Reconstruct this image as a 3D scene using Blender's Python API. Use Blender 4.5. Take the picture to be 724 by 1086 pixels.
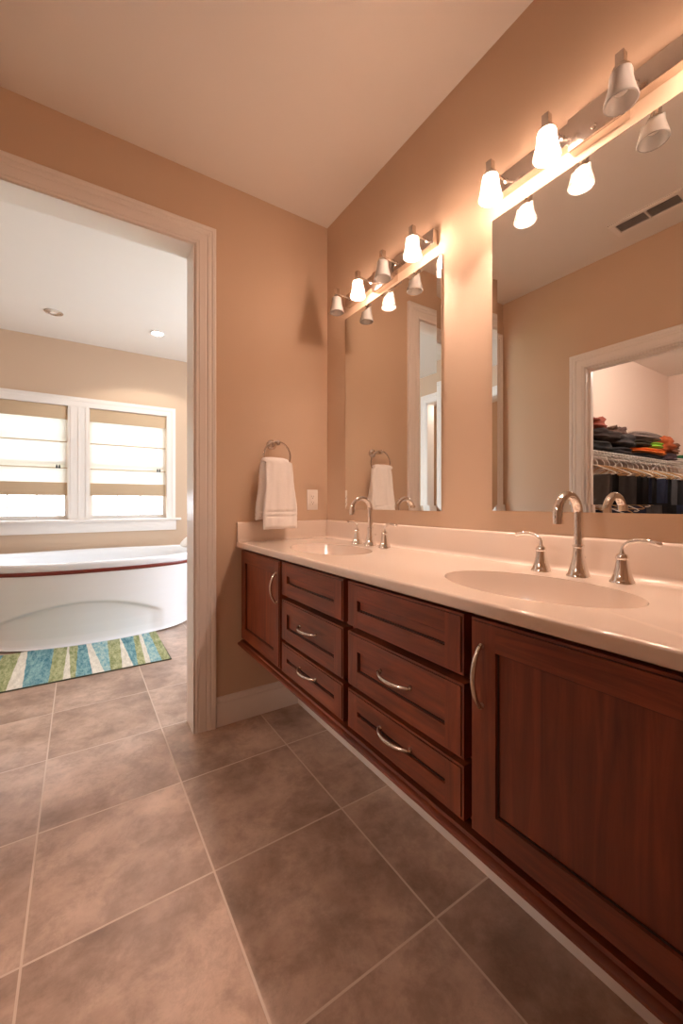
import bpy, bmesh, math, random
from mathutils import Vector, noise
S = bpy.context.scene
for o in list(bpy.data.objects): bpy.data.objects.remove(o)
COL = S.collection
PI = math.pi

# ------------------------------------------------------------------ camera, world, exposure
cd = bpy.data.cameras.new('camera'); cam = bpy.data.objects.new('camera', cd); COL.objects.link(cam)
cam.location = (-1.226, -2.033, 1.121); cam.rotation_euler = (math.radians(90), 0, math.radians(-33.11))
cd.sensor_fit = 'AUTO'; cd.sensor_width = 36; cd.lens = 36*426.5/1086; cd.shift_y = -9.6/1086; cd.clip_start = .02
S.camera = cam
S.view_settings.view_transform = 'Standard'; S.view_settings.look = 'None'
S.view_settings.gamma = 1; S.view_settings.use_curve_mapping = False
S.view_settings.exposure = 1.0
W = bpy.data.worlds.new('sky'); S.world = W; W.use_nodes = True
W.node_tree.nodes['Background'].inputs[0].default_value = (.88, .935, 1, 1)
W.node_tree.nodes['Background'].inputs[1].default_value = 10.8
S.cycles.use_denoising = True
S.cycles.max_bounces = 14; S.cycles.diffuse_bounces = 7; S.cycles.glossy_bounces = 6
S.cycles.transparent_max_bounces = 16; S.cycles.sample_clamp_indirect = 6
S.cycles.caustics_reflective = True; S.cycles.blur_glossy = .3
BULB = 680; BULB_RGB = (1, .71, .565)
RECESS = 16

def light(name, kind, loc, energy, color=(1,1,1), size=.2, rot=(0,0,0), sy=None, portal=False):
    l = bpy.data.lights.new(name, kind); l.energy = energy; l.color = color
    o = bpy.data.objects.new(name, l); o.location = loc; o.rotation_euler = rot; COL.objects.link(o)
    if kind == 'AREA':
        l.size = size
        if sy: l.shape = 'RECTANGLE'; l.size_y = sy
        if portal: l.cycles.is_portal = True
    else: l.shadow_soft_size = size
    return o
light('window_portal', 'AREA', (1.16, 1.08, 1.475), 1, size=1.66, sy=1.85, rot=(math.radians(90), 0, math.radians(90)), portal=True)  # portal at the added right-wall window
# sky light entering by the two windows
for cx in (-1.684, -.772):
    light('window_portal', 'AREA', (cx, 2.96, 1.52), 1, size=.9, sy=1.3, rot=(math.radians(-90), 0, 0), portal=True)

# ------------------------------------------------------------------ materials
def lin(r, g, b): return tuple(((c/255)/12.92 if c/255 <= .04045 else ((c/255+.055)/1.055)**2.4) for c in (r, g, b))+(1,)
class NT:
    def __init__(s, name):
        s.m = bpy.data.materials.new(name); s.m.use_nodes = True; s.t = s.m.node_tree
        s.b = s.t.nodes['Principled BSDF']
    def n(s, typ, **k):
        x = s.t.nodes.new(typ)
        for a, v in k.items():
            if a.startswith('_'): setattr(x, a[1:], v)
        return x
    def l(s, a, b): s.t.links.new(a, b)
def mat(name, col, rough=.5, metal=0, var=.04, scale=8, bump=0, bscale=200, coat=0, sheen=0, trans=0):
    N = NT(name); b = N.b
    b.inputs['Roughness'].default_value = rough; b.inputs['Metallic'].default_value = metal
    if coat: b.inputs['Coat Weight'].default_value = coat; b.inputs['Coat Roughness'].default_value = .12
    if sheen: b.inputs['Sheen Weight'].default_value = sheen
    tc = N.n('ShaderNodeTexCoord'); no = N.n('ShaderNodeTexNoise'); no.inputs['Scale'].default_value = scale
    N.l(tc.outputs['Object'], no.inputs['Vector'])
    mx = N.n('ShaderNodeMix', _data_type='RGBA')
    c = Vector(col[:3]); mx.inputs[6].default_value = (*(c*(1-var)), 1); mx.inputs[7].default_value = (*[min(1, v) for v in c*(1+var)], 1)
    N.l(no.outputs['Fac'], mx.inputs[0]); N.l(mx.outputs[2], b.inputs['Base Color'])
    if bump:
        n2 = N.n('ShaderNodeTexNoise'); n2.inputs['Scale'].default_value = bscale; N.l(tc.outputs['Object'], n2.inputs['Vector'])
        bp = N.n('ShaderNodeBump'); bp.inputs['Strength'].default_value = bump; bp.inputs['Distance'].default_value = .002
        N.l(n2.outputs['Fac'], bp.inputs['Height']); N.l(bp.outputs[0], b.inputs['Normal'])
    return N.m
M = {}
M['wall'] = mat('tan_wall_paint', lin(203, 177, 152), .75, bump=.12, bscale=350, var=.015, scale=2)
M['closetwall'] = mat('cream_closet_paint', lin(226, 207, 193), .75, var=.01)
M['ceil'] = mat('white_ceiling_paint', lin(228, 222, 214), .85, var=.01)
M['trim'] = mat('white_trim_paint', lin(232, 226, 220), .32, var=.01)
M['solid'] = mat('cultured_marble', lin(219, 202, 187), .13, var=.02, scale=5, coat=.3)
M['porcelain'] = mat('white_acrylic', lin(238, 242, 247), .12, var=.005, coat=.3)
M['band'] = mat('cherry_band', lin(112, 38, 28), .3, var=.2, scale=20)
M['chrome'] = mat('polished_chrome', (.90, .88, .86, 1), .05, 1, var=.02)
M['nickel'] = mat('brushed_nickel', (.66, .60, .55, 1), .2, 1, var=.04, scale=60)
M['pull'] = mat('satin_nickel_pull', (.72, .67, .60, 1), .24, 1, var=.03)
M['towel'] = mat('white_terry', lin(238, 232, 226), .95, bump=1.0, bscale=420, var=.03, scale=60, sheen=.3)
M['plastic'] = mat('white_plastic', lin(238, 232, 224), .35, var=.01)
M['slot'] = mat('dark_slot', (.10, .085, .075, 1), .6)
M['groove'] = mat('dark_groove', (.022, .007, .004, 1), .5)
M['wire'] = mat('white_wire', lin(225, 222, 216), .35)
M['woodh'] = mat('hanger_wood', lin(190, 150, 100), .45, var=.1)
M['roof'] = mat('grey_shingle', lin(150, 145, 140), .9, var=.15, scale=3)
M['brick'] = mat('red_brick', lin(180, 110, 95), .9, var=.15, scale=6)
M['siding'] = mat('beige_siding', lin(205, 195, 178), .8, var=.05)
M['grass'] = mat('lawn', lin(120, 140, 90), .95, var=.2, scale=.5)
M['dark'] = mat('dark_metal', (.05, .05, .05, 1), .5)

def wood(name, axis):
    N = NT(name); b = N.b; b.inputs['Roughness'].default_value = .34
    b.inputs['Coat Weight'].default_value = .1; b.inputs['Coat Roughness'].default_value = .25
    tc = N.n('ShaderNodeTexCoord'); mp = N.n('ShaderNodeMapping')
    mp.inputs['Scale'].default_value = (9, 2.2, 28) if axis == 'y' else (9, 22, 1.6)
    N.l(tc.outputs['Object'], mp.inputs[0])
    n1 = N.n('ShaderNodeTexNoise'); n1.inputs['Scale'].default_value = 1.6; n1.inputs['Detail'].default_value = 7
    n1.inputs['Roughness'].default_value = .62; n1.inputs['Distortion'].default_value = .8; N.l(mp.outputs[0], n1.inputs['Vector'])
    n2 = N.n('ShaderNodeTexNoise'); n2.inputs['Scale'].default_value = 3.2; n2.inputs['Detail'].default_value = 3; N.l(tc.outputs['Object'], n2.inputs['Vector'])
    r = N.n('ShaderNodeValToRGB'); e = r.color_ramp.elements
    e[0].position = .30; e[0].color = (.120, .023, .008, 1); e[1].position = .74; e[1].color = (.30, .070, .024, 1)
    m = e.new(.5); m.color = (.200, .042, .014, 1)
    N.l(n1.outputs['Fac'], r.inputs[0])
    mx = N.n('ShaderNodeMix', _data_type='RGBA', _blend_type='MULTIPLY'); mx.inputs[0].default_value = .6
    r2 = N.n('ShaderNodeValToRGB'); r2.color_ramp.elements[0].position = .35; r2.color_ramp.elements[0].color = (.5, .45, .42, 1); r2.color_ramp.elements[1].position = .65; r2.color_ramp.elements[1].color = (1.0, 1.0, 1.0, 1)
    N.l(n2.outputs['Fac'], r2.inputs[0]); N.l(r.outputs[0], mx.inputs[6]); N.l(r2.outputs[0], mx.inputs[7]); N.l(mx.outputs[2], b.inputs['Base Color'])
    return N.m
M['wood_y'] = wood('cherry_wood_level_grain', 'y'); M['wood_z'] = wood('cherry_wood_upright_grain', 'z')

def tile_mat():
    N = NT('slate_look_tile'); b = N.b
    tc = N.n('ShaderNodeTexCoord')
    mp = N.n('ShaderNodeMapping'); mp.inputs['Location'].default_value = (.420+.462*8, .330+.4665*20-.4665*0, 0); N.l(tc.outputs['Object'], mp.inputs[0])
    br = N.n('ShaderNodeTexBrick'); br.offset = 0; br.squash = 1
    br.inputs['Scale'].default_value = 1; br.inputs['Mortar Size'].default_value = .0032; br.inputs['Mortar Smooth'].default_value = .15
    br.inputs['Brick Width'].default_value = .462; br.inputs['Row Height'].default_value = .4665
    br.inputs['Color1'].default_value = (0, 0, 0, 1); br.inputs['Color2'].default_value = (1, 1, 1, 1); br.inputs['Mortar'].default_value = (.5, .5, .5, 1)
    N.l(mp.outputs[0], br.inputs['Vector'])
    # per tile offset of the cloud pattern
    va = N.n('ShaderNodeVectorMath', _operation='MULTIPLY_ADD'); va.inputs[1].default_value = (9, 7, 5); N.l(br.outputs['Color'], va.inputs[0]); N.l(tc.outputs['Object'], va.inputs[2])
    n1 = N.n('ShaderNodeTexNoise'); n1.inputs['Scale'].default_value = 2.6; n1.inputs['Detail'].default_value = 8; n1.inputs['Roughness'].default_value = .66; n1.inputs['Distortion'].default_value = .15
    N.l(va.outputs[0], n1.inputs['Vector'])
    r = N.n('ShaderNodeValToRGB'); e = r.color_ramp.elements
    e[0].position = .32; e[0].color = (.29, .185, .135, 1); e[1].position = .68; e[1].color = (.64, .47, .375, 1)
    m = e.new(.5); m.color = (.46, .32, .245, 1)
    N.l(n1.outputs['Fac'], r.inputs[0]); n1.inputs['Scale'].default_value = 3.2
    # cleft slate veins and grit
    n2 = N.n('ShaderNodeTexNoise'); n2.inputs['Scale'].default_value = 9; n2.inputs['Detail'].default_value = 12; n2.inputs['Roughness'].default_value = .76; n2.inputs['Distortion'].default_value = .25
    N.l(va.outputs[0], n2.inputs['Vector'])
    r2 = N.n('ShaderNodeValToRGB'); q = r2.color_ramp.elements; q[0].position = .40; q[0].color = (.50, .46, .43, 1); q[1].position = .55; q[1].color = (1.08, 1.07, 1.06, 1)
    N.l(n2.outputs['Fac'], r2.inputs[0])
    mu = N.n('ShaderNodeMix', _data_type='RGBA', _blend_type='MULTIPLY'); mu.inputs[0].default_value = .42
    N.l(r.outputs[0], mu.inputs[6]); N.l(r2.outputs[0], mu.inputs[7])
    mx = N.n('ShaderNodeMix', _data_type='RGBA'); mx.inputs[7].default_value = (.66, .53, .44, 1)
    N.l(br.outputs['Fac'], mx.inputs[0]); N.l(mu.outputs[2], mx.inputs[6]); N.l(mx.outputs[2], b.inputs['Base Color'])
    ro = N.n('ShaderNodeMapRange'); ro.inputs['To Min'].default_value = .27; ro.inputs['To Max'].default_value = .40; N.l(n2.outputs['Fac'], ro.inputs[0])
    rm = N.n('ShaderNodeMix', _data_type='FLOAT'); rm.inputs[3].default_value = .8; N.l(br.outputs['Fac'], rm.inputs[0]); N.l(ro.outputs[0], rm.inputs[2]); N.l(rm.outputs[0], b.inputs['Roughness'])
    sb = N.n('ShaderNodeMath', _operation='MULTIPLY_ADD'); sb.inputs[1].default_value = -1.2; N.l(br.outputs['Fac'], sb.inputs[0])
    nm = N.n('ShaderNodeMath', _operation='MULTIPLY'); nm.inputs[1].default_value = .9; N.l(n2.outputs['Fac'], nm.inputs[0]); N.l(nm.outputs[0], sb.inputs[2])
    bp = N.n('ShaderNodeBump'); bp.inputs['Strength'].default_value = .45; bp.inputs['Distance'].default_value = .002; N.l(sb.outputs[0], bp.inputs['Height']); N.l(bp.outputs[0], b.inputs['Normal'])
    return N.m
M['tile'] = tile_mat()

def mirror_mat():
    N = NT('silvered_mirror'); b = N.b; b.inputs['Metallic'].default_value = 1; b.inputs['Roughness'].default_value = 0
    b.inputs['Base Color'].default_value = (.90, .915, .90, 1); return N.m
M['mirror'] = mirror_mat()
def emis(name, col, st):
    N = NT(name); N.b.inputs['Base Color'].default_value = (1, 1, 1, 1)
    N.b.inputs['Emission Color'].default_value = (*col, 1); N.b.inputs['Emission Strength'].default_value = st; return N.m
M['bulb_on'] = emis('glowing_bulb', BULB_RGB, BULB)
M['bulb_off'] = mat('unlit_frosted_bulb', (.8, .78, .74, 1), .4)
M['lamp_on'] = emis('glowing_lens', (1, .92, .82), RECESS)
def shade_mat():
    N = NT('frosted_glass_shade'); t = N.t; out = t.nodes['Material Output']; t.nodes.remove(N.b)
    tl = N.n('ShaderNodeBsdfTranslucent'); tl.inputs[0].default_value = (.40, .385, .37, 1)
    tr = N.n('ShaderNodeBsdfTransparent'); tr.inputs[0].default_value = (.72, .70, .68, 1)
    di = N.n('ShaderNodeBsdfDiffuse'); di.inputs[0].default_value = (.95, .93, .91, 1)
    gl = N.n('ShaderNodeBsdfGlossy'); gl.inputs['Roughness'].default_value = .12
    a = N.n('ShaderNodeMixShader'); a.inputs[0].default_value = .80; N.l(tl.outputs[0], a.inputs[1]); N.l(tr.outputs[0], a.inputs[2])
    c = N.n('ShaderNodeMixShader'); c.inputs[0].default_value = .34; N.l(a.outputs[0], c.inputs[1]); N.l(di.outputs[0], c.inputs[2])
    fr = N.n('ShaderNodeLayerWeight'); fr.inputs[0].default_value = .35
    fm = N.n('ShaderNodeMath', _operation='MULTIPLY'); fm.inputs[1].default_value = .55; N.l(fr.outputs['Facing'], fm.inputs[0])
    g = N.n('ShaderNodeMixShader'); N.l(fm.outputs[0], g.inputs[0]); N.l(c.outputs[0], g.inputs[1]); N.l(gl.outputs[0], g.inputs[2])
    N.l(g.outputs[0], out.inputs[0]); return N.m
M['shade'] = shade_mat()
def glass_mat():
    N = NT('window_glass'); t = N.t; out = t.nodes['Material Output']; t.nodes.remove(N.b)
    tr = N.n('ShaderNodeBsdfTransparent'); tr.inputs[0].default_value = (.69, .70, .71, 1); gl = N.n('ShaderNodeBsdfGlossy'); gl.inputs['Roughness'].default_value = .02
    g = N.n('ShaderNodeMixShader'); g.inputs[0].default_value = .06; N.l(tr.outputs[0], g.inputs[1]); N.l(gl.outputs[0], g.inputs[2]); N.l(g.outputs[0], out.inputs[0]); return N.m
M['glass'] = glass_mat()
def blind_mat(name, col, transl):
    N = NT(name); t = N.t; out = t.nodes['Material Output']; t.nodes.remove(N.b)
    tc = N.n('ShaderNodeTexCoord'); mp = N.n('ShaderNodeMapping'); mp.inputs['Scale'].default_value = (4, 4, 260); N.l(tc.outputs['Object'], mp.inputs[0])
    no = N.n('ShaderNodeTexNoise'); no.inputs['Scale'].default_value = 1.5; no.inputs['Detail'].default_value = 3; N.l(mp.outputs[0], no.inputs['Vector'])
    mx = N.n('ShaderNodeMix', _data_type='RGBA'); c = Vector(col[:3]); mx.inputs[6].default_value = (*(c*.86), 1); mx.inputs[7].default_value = (*[min(1, v) for v in c*1.08], 1); N.l(no.outputs['Fac'], mx.inputs[0])
    tl = N.n('ShaderNodeBsdfTranslucent'); di = N.n('ShaderNodeBsdfDiffuse'); N.l(mx.outputs[2], tl.inputs[0]); N.l(mx.outputs[2], di.inputs[0])
    a = N.n('ShaderNodeMixShader'); a.inputs[0].default_value = transl; N.l(di.outputs[0], a.inputs[1]); N.l(tl.outputs[0], a.inputs[2]); N.l(a.outputs[0], out.inputs[0]); return N.m
M['blind'] = blind_mat('sheer_roman_fabric', lin(238, 232, 224), .17)
M['blindband'] = blind_mat('tan_roman_fabric', lin(205, 180, 150), .08)
def rug_mat(name, c1, c2):
    N = NT(name); b = N.b; b.inputs['Roughness'].default_value = .95; tc = N.n('ShaderNodeTexCoord')
    mp = N.n('ShaderNodeMapping'); mp.inputs['Scale'].default_value = (1, .25, 1); N.l(tc.outputs['Object'], mp.inputs[0])
    no = N.n('ShaderNodeTexNoise'); no.inputs['Scale'].default_value = 55; no.inputs['Detail'].default_value = 5; no.inputs['Roughness'].default_value = .75; N.l(mp.outputs[0], no.inputs['Vector'])
    r = N.n('ShaderNodeValToRGB'); r.color_ramp.elements[0].position = .38; r.color_ramp.elements[0].color = c1; r.color_ramp.elements[1].position = .62; r.color_ramp.elements[1].color = c2
    N.l(no.outputs['Fac'], r.inputs[0]); N.l(r.outputs[0], b.inputs['Base Color'])
    bp = N.n('ShaderNodeBump'); bp.inputs['Strength'].default_value = .6; bp.inputs['Distance'].default_value = .003; N.l(no.outputs['Fac'], bp.inputs['Height']); N.l(bp.outputs[0], b.inputs['Normal']); return N.m
RUG = [rug_mat('rug_cream', lin(200, 194, 180), lin(230, 224, 210)), rug_mat('rug_green', lin(118, 128, 76), lin(182, 182, 140)),
       rug_mat('rug_teal', lin(52, 112, 130), lin(140, 178, 178)), rug_mat('rug_sky', lin(92, 150, 165), lin(176, 198, 190))]
def cloth(name, c): return mat(name, c, .92, var=.25, scale=25, bump=.5, bscale=300)

# ------------------------------------------------------------------ mesh helpers
ORG = {}
class MB:
    def __init__(s): s.bm = bmesh.new(); s.mi = 0
    def face(s, vs):
        try: f = s.bm.faces.new(vs); f.material_index = s.mi; return f
        except ValueError: return None
    def box(s, x0, x1, y0, y1, z0, z1, mi=None, bev=0):
        x0, x1 = sorted((x0, x1)); y0, y1 = sorted((y0, y1)); z0, z1 = sorted((z0, z1))
        b = bmesh.new(); v = [b.verts.new(p) for p in [(x0,y0,z0),(x1,y0,z0),(x1,y1,z0),(x0,y1,z0),(x0,y0,z1),(x1,y0,z1),(x1,y1,z1),(x0,y1,z1)]]
        for f in [(0,3,2,1),(4,5,6,7),(0,1,5,4),(1,2,6,5),(2,3,7,6),(3,0,4,7)]: b.faces.new([v[i] for i in f])
        if bev: bmesh.ops.bevel(b, geom=b.edges[:], offset=bev, segments=2, affect='EDGES', profile=.6)
        s.join(b, mi); return s
    def join(s, b, mi=None):
        mi = s.mi if mi is None else mi; mp = {}
        for v in b.verts: mp[v] = s.bm.verts.new(v.co)
        for f in b.faces:
            g = s.bm.faces.new([mp[v] for v in f.verts]); g.material_index = mi; g.smooth = True
        b.free()
    def loft(s, rings, close=True, cap=True):
        R = [[s.bm.verts.new(p) for p in r] for r in rings]; n = len(R[0])
        for a, b in zip(R, R[1:]):
            for i in range(n if close else n-1):
                j = (i+1) % n; s.face([a[i], a[j], b[j], b[i]])
        if cap and close: s.face(R[0][::-1]); s.face(R[-1])
        return s
    def lathe(s, prof, c, n=32, ax='z', cap=False):
        rings = []
        for r, h in prof:
            ring = []
            for i in range(n):
                t = 2*PI*i/n; a, b = r*math.cos(t), r*math.sin(t)
                ring.append({'z': (c[0]+a, c[1]+b, c[2]+h), 'y': (c[0]+a, c[1]+h, c[2]+b), 'x': (c[0]+h, c[1]+a, c[2]+b)}[ax])
            rings.append(ring)
        return s.loft(rings, True, cap)
    def tube(s, pts, r, n=12, cap=True, flat=1):
        pts = [Vector(p) for p in pts]; rings = []; up = None
        for i, p in enumerate(pts):
            t = (pts[min(i+1, len(pts)-1)]-pts[max(i-1, 0)]).normalized()
            if up is None:
                up = Vector((0, 0, 1)) if abs(t.z) < .9 else Vector((1, 0, 0))
            sd = t.cross(up).normalized(); up = sd.cross(t).normalized()
            rr = r[i] if isinstance(r, (list, tuple)) else r
            rings.append([p+sd*rr*math.cos(2*PI*k/n)+up*rr*flat*math.sin(2*PI*k/n) for k in range(n)])
        return s.loft(rings, True, cap)
    def build(s, name, mats, parent=None, smooth=True, angle=38, bevel=0, org=None):
        bmesh.ops.recalc_face_normals(s.bm, faces=s.bm.faces)
        lim = math.radians(angle)
        for f in s.bm.faces: f.smooth = smooth
        for e in s.bm.edges:
            if len(e.link_faces) == 2: e.smooth = e.calc_face_angle(0) < lim
        og = Vector(org) if org else (ORG.get(parent.name, Vector()) if parent else Vector())
        for v in s.bm.verts: v.co -= og
        me = bpy.data.meshes.new(name); s.bm.to_mesh(me); s.bm.free()
        for m in (mats if isinstance(mats, (list, tuple)) else [mats]): me.materials.append(m)
        o = bpy.data.objects.new(name, me); COL.objects.link(o)
        if parent: o.parent = parent
        else: o.location = og
        ORG[o.name] = og
        if bevel:
            md = o.modifiers.new('bevel', 'BEVEL'); md.width = bevel; md.segments = 2; md.limit_method = 'ANGLE'
        return o
def tag(o, label=None, cat=None, group=None, kind=None):
    if label: o['label'] = label
    if cat: o['category'] = cat
    if group: o['group'] = group
    if kind: o['kind'] = kind
    return o
def thing(name, loc, label, cat, group=None):
    o = bpy.data.objects.new(name, None); o.empty_display_size = .05; o.location = loc; COL.objects.link(o)
    ORG[o.name] = Vector(loc); return tag(o, label, cat, group)
def copy_tree(o, parent=None):
    c = o.copy(); COL.objects.link(c); c.parent = parent
    for ch in list(o.children): copy_tree(ch, c)
    return c
def struct(o, label=None): o['kind'] = 'structure'; return o
def arc(c, r, a0, a1, n, u, v):
    c, u, v = Vector(c), Vector(u), Vector(v)
    return [c+u*r*math.cos(a0+(a1-a0)*i/n)+v*r*math.sin(a0+(a1-a0)*i/n) for i in range(n+1)]

# ------------------------------------------------------------------ room shell
H = 2.74; XL = -1.70; YB = -3.1; WT = .12; YF = 2.82; TXL = -2.52; TXR = 1.0
DX0, DX1, DH = -1.572, -.757, 2.379          # cased opening to the tub room
CY0, CY1, CH = -1.40, -.642, 2.042            # closet opening
struct(MB().box(-5.3, 1.45, YB-.1, 3.0, -.1, 0).build('floor', M['tile'], smooth=False))
struct(MB().box(-5.3, 1.45, YB-.1, 3.0, H, H+.1).build('ceiling', M['ceil'], smooth=False))
struct(MB().box(0, .12, YB, 0, 0, H).build('wall_right', M['wall'], smooth=False))
w = MB(); w.box(XL-WT, DX0, 0, WT, 0, H); w.box(DX1, TXR, 0, WT, 0, H); w.box(DX0, DX1, 0, WT, DH, H)
struct(w.build('wall_back', M['wall'], smooth=False))
w = MB(); w.box(XL-.08, XL, CY1, 0, 0, H); w.box(XL-.08, XL, YB, CY0, 0, H); w.box(XL-.08, XL, CY0, CY1, CH, H)
struct(w.build('wall_left', M['wall'], smooth=False))
struct(MB().box(XL-.08, .12, YB-.1, YB, 0, H).build('wall_front', M['wall'], smooth=False))
# tub room
WX = [(-2.05, -1.319), (-1.137, -.407)]; WZ0, WZ1 = .955, 2.09
w = MB(); w.box(TXL-.1, WX[0][0], YF, YF+.14, 0, H); w.box(WX[0][1], WX[1][0], YF, YF+.14, 0, H); w.box(WX[1][1], TXR, YF, YF+.14, 0, H)
for a, b in WX: w.box(a, b, YF, YF+.14, 0, WZ0); w.box(a, b, YF, YF+.14, WZ1, H)
struct(w.build('wall_tub_room_far', M['wall'], smooth=False))
SX0, SX1, SZ0_, SZ1_ = .25, 1.91, .55, 2.40     # unseen window added in the right wall to brighten the tub room
w = MB(); w.box(TXR, TXR+.14, 0, SX0, 0, H); w.box(TXR, TXR+.14, SX1, YF+.14, 0, H); w.box(TXR, TXR+.14, SX0, SX1, 0, SZ0_); w.box(TXR, TXR+.14, SX0, SX1, SZ1_, H)
struct(w.build('wall_tub_room_right', M['wall'], smooth=False))
BY0, BY1 = .84, 1.665; BH = 2.39
w = MB(); w.box(TXL-.1, TXL, WT, BY0, 0, H); w.box(TXL-.1, TXL, BY1, YF, 0, H); w.box(TXL-.1, TXL, BY0, BY1, BH, H)
struct(w.build('wall_tub_room_left', M['wall'], smooth=False))
w = MB(); w.box(-3.9, -3.8, WT, YF+.14, 0, H); w.box(-3.8, TXL-.1, YF, YF+.14, 0, H)
struct(w.build('wall_hall', M['wall'], smooth=False))
# closet walls
w = MB(); w.box(-5.25, XL-.08, 0, .1, 0, H)
struct(w.build('wall_closet_side', M['closetwall'], smooth=False))
struct(MB().box(-5.25, -5.13, -2.4, 0, 0, H).build('wall_closet_end', M['closetwall'], smooth=False))
struct(MB().box(-5.25, XL-.08, -2.5, -2.4, 0, H).build('wall_closet_near', M['closetwall'], smooth=False))
# low furred wall carrying the vanity
struct(MB().box(-.186, 0, -1.93, 0, 0, .39).build('wall_under_vanity', M['wall'], smooth=False))

# casings
PROF = [(.0, 0), (.0, .010), (.006, .014), (.012, .014), (.015, .011), (.019, .014), (.034, .015), (.050, .017), (.054, .014), (.060, .019), (.072, .020), (.076, .017), (.082, .021), (.094, .022), (.099, .019), (.100, 0)]
def casing(name, a0, a1, h, plane, side, axis, prof=PROF, z0=0):
    m = MB(); rings = []
    for u, v in prof:
        pts = [(a0-u, z0), (a0-u, h+u), (a1+u, h+u), (a1+u, z0)]
        d = plane+side*v
        rings.append([(p[0], d, p[1]) if axis == 'x' else (d, p[0], p[1]) for p in pts])
    m.loft(rings, close=False)
    return struct(m.build(name, M['trim'], angle=20))
casing('trim_1', DX0-.003, DX1+.003, DH+.003, 0, -1, 'x')
casing('trim_2', DX0-.003, DX1+.003, DH+.003, WT, 1, 'x')
casing('trim_3', CY0-.003, CY1+.003, CH+.003, XL, 1, 'y')
casing('trim_4', BY0-.003, BY1+.003, BH+.003, TXL, 1, 'y')
def jamb(name, a0, a1, h, p0, p1, axis):
    m = MB(); t = .014
    for x0, x1, z0, z1 in ((a0-.0, a0+t*.4, 0, h), (a1-t*.4, a1, 0, h), (a0, a1, h-t*.4, h)):
        if axis == 'x': m.box(x0, x1, p0, p1, z0, z1)
        else: m.box(p0, p1, x0, x1, z0, z1)
    return struct(m.build(name, M['trim'], smooth=False))
jamb('trim_5', DX0, DX1, DH, -.008, WT+.008, 'x')
jamb('trim_6', CY0, CY1, CH, XL-.088, XL+.008, 'y')
jamb('trim_7', BY0, BY1, BH, TXL-.108, TXL+.008, 'y')
w = MB(); w.box(XL-.055, XL-.03, CY1-.018, CY1-.0055, 0, CH-.006); w.box(XL-.055, XL-.03, CY0+.0055, CY0+.018, 0, CH-.006); w.box(XL-.055, XL-.03, CY0+.018, CY1-.018, CH-.018, CH-.006)
struct(w.build('trim_8', M['trim'], smooth=False))
# baseboards
BP = [(.0, .0), (.014, .0), (.014, .105), (.012, .112), (.009, .118), (.010, .126), (.007, .134), (.003, .142), (0, .145)]
def base(name, x0, y0, x1, y1, nx, ny):
    m = MB(); rings = [[(x+nx*d, y+ny*d, z) for d, z in BP] for x, y in ((x0, y0), (x1, y1))]
    m.loft(rings); return struct(m.build(name, M['trim'], angle=25))
base('baseboard_back', DX1+.105, 0, -.186, 0, 0, -1)
base('baseboard_right', -.186, 0, -.186, -1.93, -1, 0)
base('baseboard_left', XL, CY1+.105, XL, 0, 1, 0)
base('baseboard_front', XL, YB, 0, YB, 0, 1)
base('baseboard_tub_room_far', TXL, YF, TXR, YF, 0, -1)
base('baseboard_tub_room_left', TXL, WT, TXL, BY0-.105, 1, 0)
base('baseboard_tub_room_right', TXR, WT, TXR, YF, -1, 0)

# window trim, frames, panes
WP = [(0, 0), (0, .014), (.006, .018), (.05, .018), (.058, .022), (.075, .022), (.082, .018), (.095, .018), (.098, 0)]
m = MB(); a0, a1, h = WX[0][0], WX[1][1], WZ1
rings = []
for u, v in WP: rings.append([(p[0], YF-v, p[1]) for p in ((a0-u, WZ0), (a0-u, h+u), (a1+u, h+u), (a1+u, WZ0))])
m.loft(rings, close=False)
m.box(WX[0][1]+.001, WX[1][0]-.001, YF-.018, YF, WZ0, h+.003)
for dx in (.02, .085, .15): m.box(WX[0][1]+dx, WX[0][1]+dx+.006, YF-.022, YF-.018, WZ0, h-.0)
struct(m.build('trim_9', M['trim'], angle=20))
m = MB(); m.box(a0-.15, a1+.15, YF-.055, YF+.05, WZ0-.025, WZ0, bev=.006); m.box(a0-.10, a1+.10, YF-.018, YF, WZ0-.135, WZ0-.025, bev=.003)
struct(m.build('trim_10', M['trim'], angle=30))
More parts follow.
